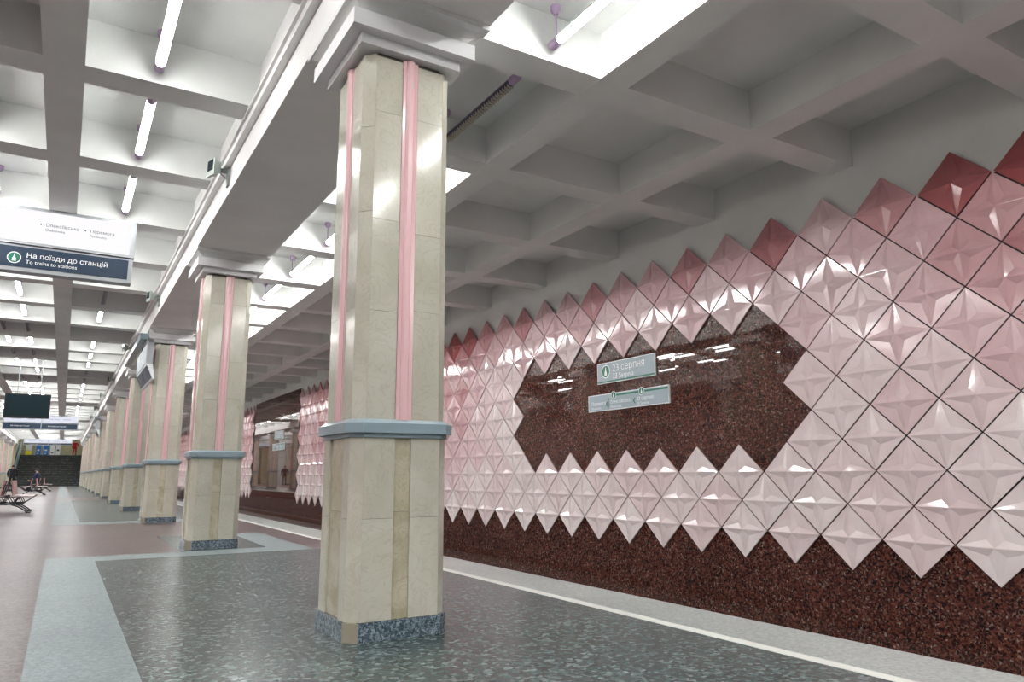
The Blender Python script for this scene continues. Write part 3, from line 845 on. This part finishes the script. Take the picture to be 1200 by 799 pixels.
# ================================================================== PEOPLE
def person(name_label, loc, rotz, joints, edges, mats, hair=True):
    """one skinned body; faces coloured by the joint they are nearest to"""
    me = bpy.data.meshes.new('person'); names = list(joints)
    me.from_pydata([joints[n][0] for n in names], [], [])
    ix = {n: i for i, n in enumerate(names)}
    me = bpy.data.meshes.new('person')
    me.from_pydata([joints[n][0] for n in names], [(ix[a], ix[b]) for a, b in edges], [])
    o = bpy.data.objects.new('person', me); COL.objects.link(o)
    md = o.modifiers.new('skin', 'SKIN'); md.use_smooth_shade = True
    sv = me.skin_vertices[0].data
    for n, i in ix.items():
        rr = joints[n][1]; sv[i].radius = rr if isinstance(rr, tuple) else (rr, rr)
        sv[i].use_root = (n == 'pelvis')
    o.modifiers.new('sub', 'SUBSURF').levels = 1
    bpy.context.view_layer.update()
    m2 = bpy.data.meshes.new_from_object(o.evaluated_get(bpy.context.evaluated_depsgraph_get()))
    bpy.data.objects.remove(o)
    keys = [M[k] for k in dict.fromkeys(mats.values())]
    m2.materials.clear()
    for k in keys: m2.materials.append(k)
    kl = list(dict.fromkeys(mats.values()))
    for p in m2.polygons:
        c = p.center
        n = min(names, key=lambda q: (c - Vector(joints[q][0])).length - .6 * (joints[q][1] if not isinstance(joints[q][1], tuple) else joints[q][1][0]))
        p.material_index = kl.index(mats[n]); p.use_smooth = True
    b = link('person', m2, None, loc, (0, 0, rotz))
    tag(b, name_label, 'person')
    hd = Vector(joints['head'][0])
    # hair cap, nose, eyes as children of the body
    hb = MB(); n = 12
    vs = []; fs = []
    for j in range(5):
        t = j / 4 * 1.75
        for k in range(n):
            a = 2 * PI * k / n
            vs.append((hd.x + .092 * math.sin(t) * math.cos(a), hd.y + .018 + .105 * math.sin(t) * math.sin(a), hd.z + .03 + .108 * math.cos(t) - (.03 if math.sin(a) > -.3 and j > 2 else -.03 if j > 2 else 0)))
    for j in range(4):
        for k in range(n): fs.append((j * n + k, j * n + (k + 1) % n, (j + 1) * n + (k + 1) % n, (j + 1) * n + k))
    hb.add(vs, fs, 0, True).build('hair', M['hair'], b)
    MB().tube([(hd.x, hd.y - .085, hd.z + .01), (hd.x, hd.y - .112, hd.z - .025)], [.006, .011], 6).build('nose', M['skin'], b)
    for s in (-1, 1):
        MB().tube([(hd.x + s * .032, hd.y - .083, hd.z + .015), (hd.x + s * .032, hd.y - .092, hd.z + .015)], .009, 6).build('eye', M['hair'], b)
    return b
def hand(J, E, side, wrist, d, up):
    """palm and five fingers beyond the wrist"""
    wv, d = Vector(J[wrist][0]), Vector(d).normalized()
    s = Vector(up).normalized()
    J['palm' + side] = (tuple(wv + d * .06), (.036, .02)); E.append((wrist, 'palm' + side))
    for i, (off, ln) in enumerate(((-.03, .075), (-.01, .085), (.01, .08), (.03, .065))):
        p = wv + d * .10 + s * off
        J['k%d%s' % (i, side)] = (tuple(p), .010); J['f%d%s' % (i, side)] = (tuple(p + d * ln + Vector((0, -.015, 0))), .008)
        E.append(('palm' + side, 'k%d%s' % (i, side))); E.append(('k%d%s' % (i, side), 'f%d%s' % (i, side)))
    p = wv + d * .05 - s * .05
    J['th' + side] = (tuple(p), .011); J['tt' + side] = (tuple(p + d * .05 - s * .012), .009)
    E += [('palm' + side, 'th' + side), ('th' + side, 'tt' + side)]
def standing(h, wide=1.0, arm=.0):
    k = h / 1.75
    J = {'pelvis': ((0, 0, .95 * k), (.15 * wide, .11)), 'waist': ((0, 0, 1.1 * k), (.15 * wide, .11)), 'chest': ((0, .01, 1.3 * k), (.18 * wide, .125)),
         'neckb': ((0, .01, 1.46 * k), (.085, .075)), 'neck': ((0, 0, 1.53 * k), .055), 'head': ((0, -.01, 1.63 * k), (.082, .095)), 'crown': ((0, 0, 1.70 * k), (.07, .08))}
    E = [('pelvis', 'waist'), ('waist', 'chest'), ('chest', 'neckb'), ('neckb', 'neck'), ('neck', 'head'), ('head', 'crown')]
    for s, n in ((-1, 'L'), (1, 'R')):
        a = arm if s > 0 else 0
        J['sh' + n] = ((s * .19 * wide, .01, 1.41 * k), .07); J['el' + n] = ((s * (.235 * wide + a * .5), .03, (1.14 + a * .25) * k), .06 * wide)
        J['wr' + n] = ((s * (.215 * wide + a * 1.3), -.06, (.88 + a * .55) * k), .036)
        J['hip' + n] = ((s * .10, 0, .87 * k), .10); J['kn' + n] = ((s * .11, -.02 * s, .48 * k), .068); J['an' + n] = ((s * .12, .02, .09 * k), .048); J['toe' + n] = ((s * .14, -.16, .04), .04)
        E += [('neckb', 'sh' + n), ('sh' + n, 'el' + n), ('el' + n, 'wr' + n), ('pelvis', 'hip' + n), ('hip' + n, 'kn' + n), ('kn' + n, 'an' + n), ('an' + n, 'toe' + n)]
        hand(J, E, n, 'wr' + n, (s * a * .8, -.1, -1 + a), (0, 1, 0))
    return J, E
def seated():
    J = {'pelvis': ((0, .06, .53), (.15, .12)), 'waist': ((0, .05, .68), (.14, .11)), 'chest': ((0, .0, .90), (.17, .125)), 'neckb': ((0, -.03, 1.06), (.08, .075)),
         'neck': ((0, -.05, 1.13), .055), 'head': ((0, -.08, 1.23), (.08, .092)), 'crown': ((0, -.07, 1.30), (.068, .078))}
    E = [('pelvis', 'waist'), ('waist', 'chest'), ('chest', 'neckb'), ('neckb', 'neck'), ('neck', 'head'), ('head', 'crown')]
    for s, n in ((-1, 'L'), (1, 'R')):
        J['sh' + n] = ((s * .19, -.02, 1.02), .068); J['el' + n] = ((s * .27, -.12, .76), .052); J['wr' + n] = ((s * .14, -.33, .66), .034)
        J['hip' + n] = ((s * .10, .0, .52), .095); J['kn' + n] = ((s * .14, -.42, .50), .068); J['an' + n] = ((s * .14, -.40, .09), .046); J['toe' + n] = ((s * .15, -.57, .04), .038)
        E += [('neckb', 'sh' + n), ('sh' + n, 'el' + n), ('el' + n, 'wr' + n), ('pelvis', 'hip' + n), ('hip' + n, 'kn' + n), ('kn' + n, 'an' + n), ('an' + n, 'toe' + n)]
        hand(J, E, n, 'wr' + n, (-s * .3, -1, -.2), (0, 0, 1))
    return J, E
def dress(J, top, legs, shoes='black'):
    d = {}
    for n in J:
        if n in ('head', 'crown', 'neck') or n[:2] in ('pa', 'th', 'tt') or n[0] in 'kf' and n[1].isdigit(): d[n] = 'skin'
        elif n[:2] in ('sh', 'el', 'wr') or n in ('waist', 'chest', 'neckb'): d[n] = top
        elif n[:3] == 'toe': d[n] = shoes
        else: d[n] = legs
    return d
J, E = standing(1.75, 1.25)
person('person in bulky black jacket standing by the left column row', (-3.25, 68.5, 0), PI, J, E, dress(J, 'black', 'black'))
J, E = seated()
person('person in dark blue jacket sitting on the farthest bench', (-1.28, 54.9, .02), -PI / 2 - .35, J, E, dress(J, 'navy', 'jeans'))
J, E = standing(1.5, 1.1, .1)
person('person in red clothes standing at the top of the stairs', (.9, 88.0, 3.0), .3, J, E, dress(J, 'red', 'red'))
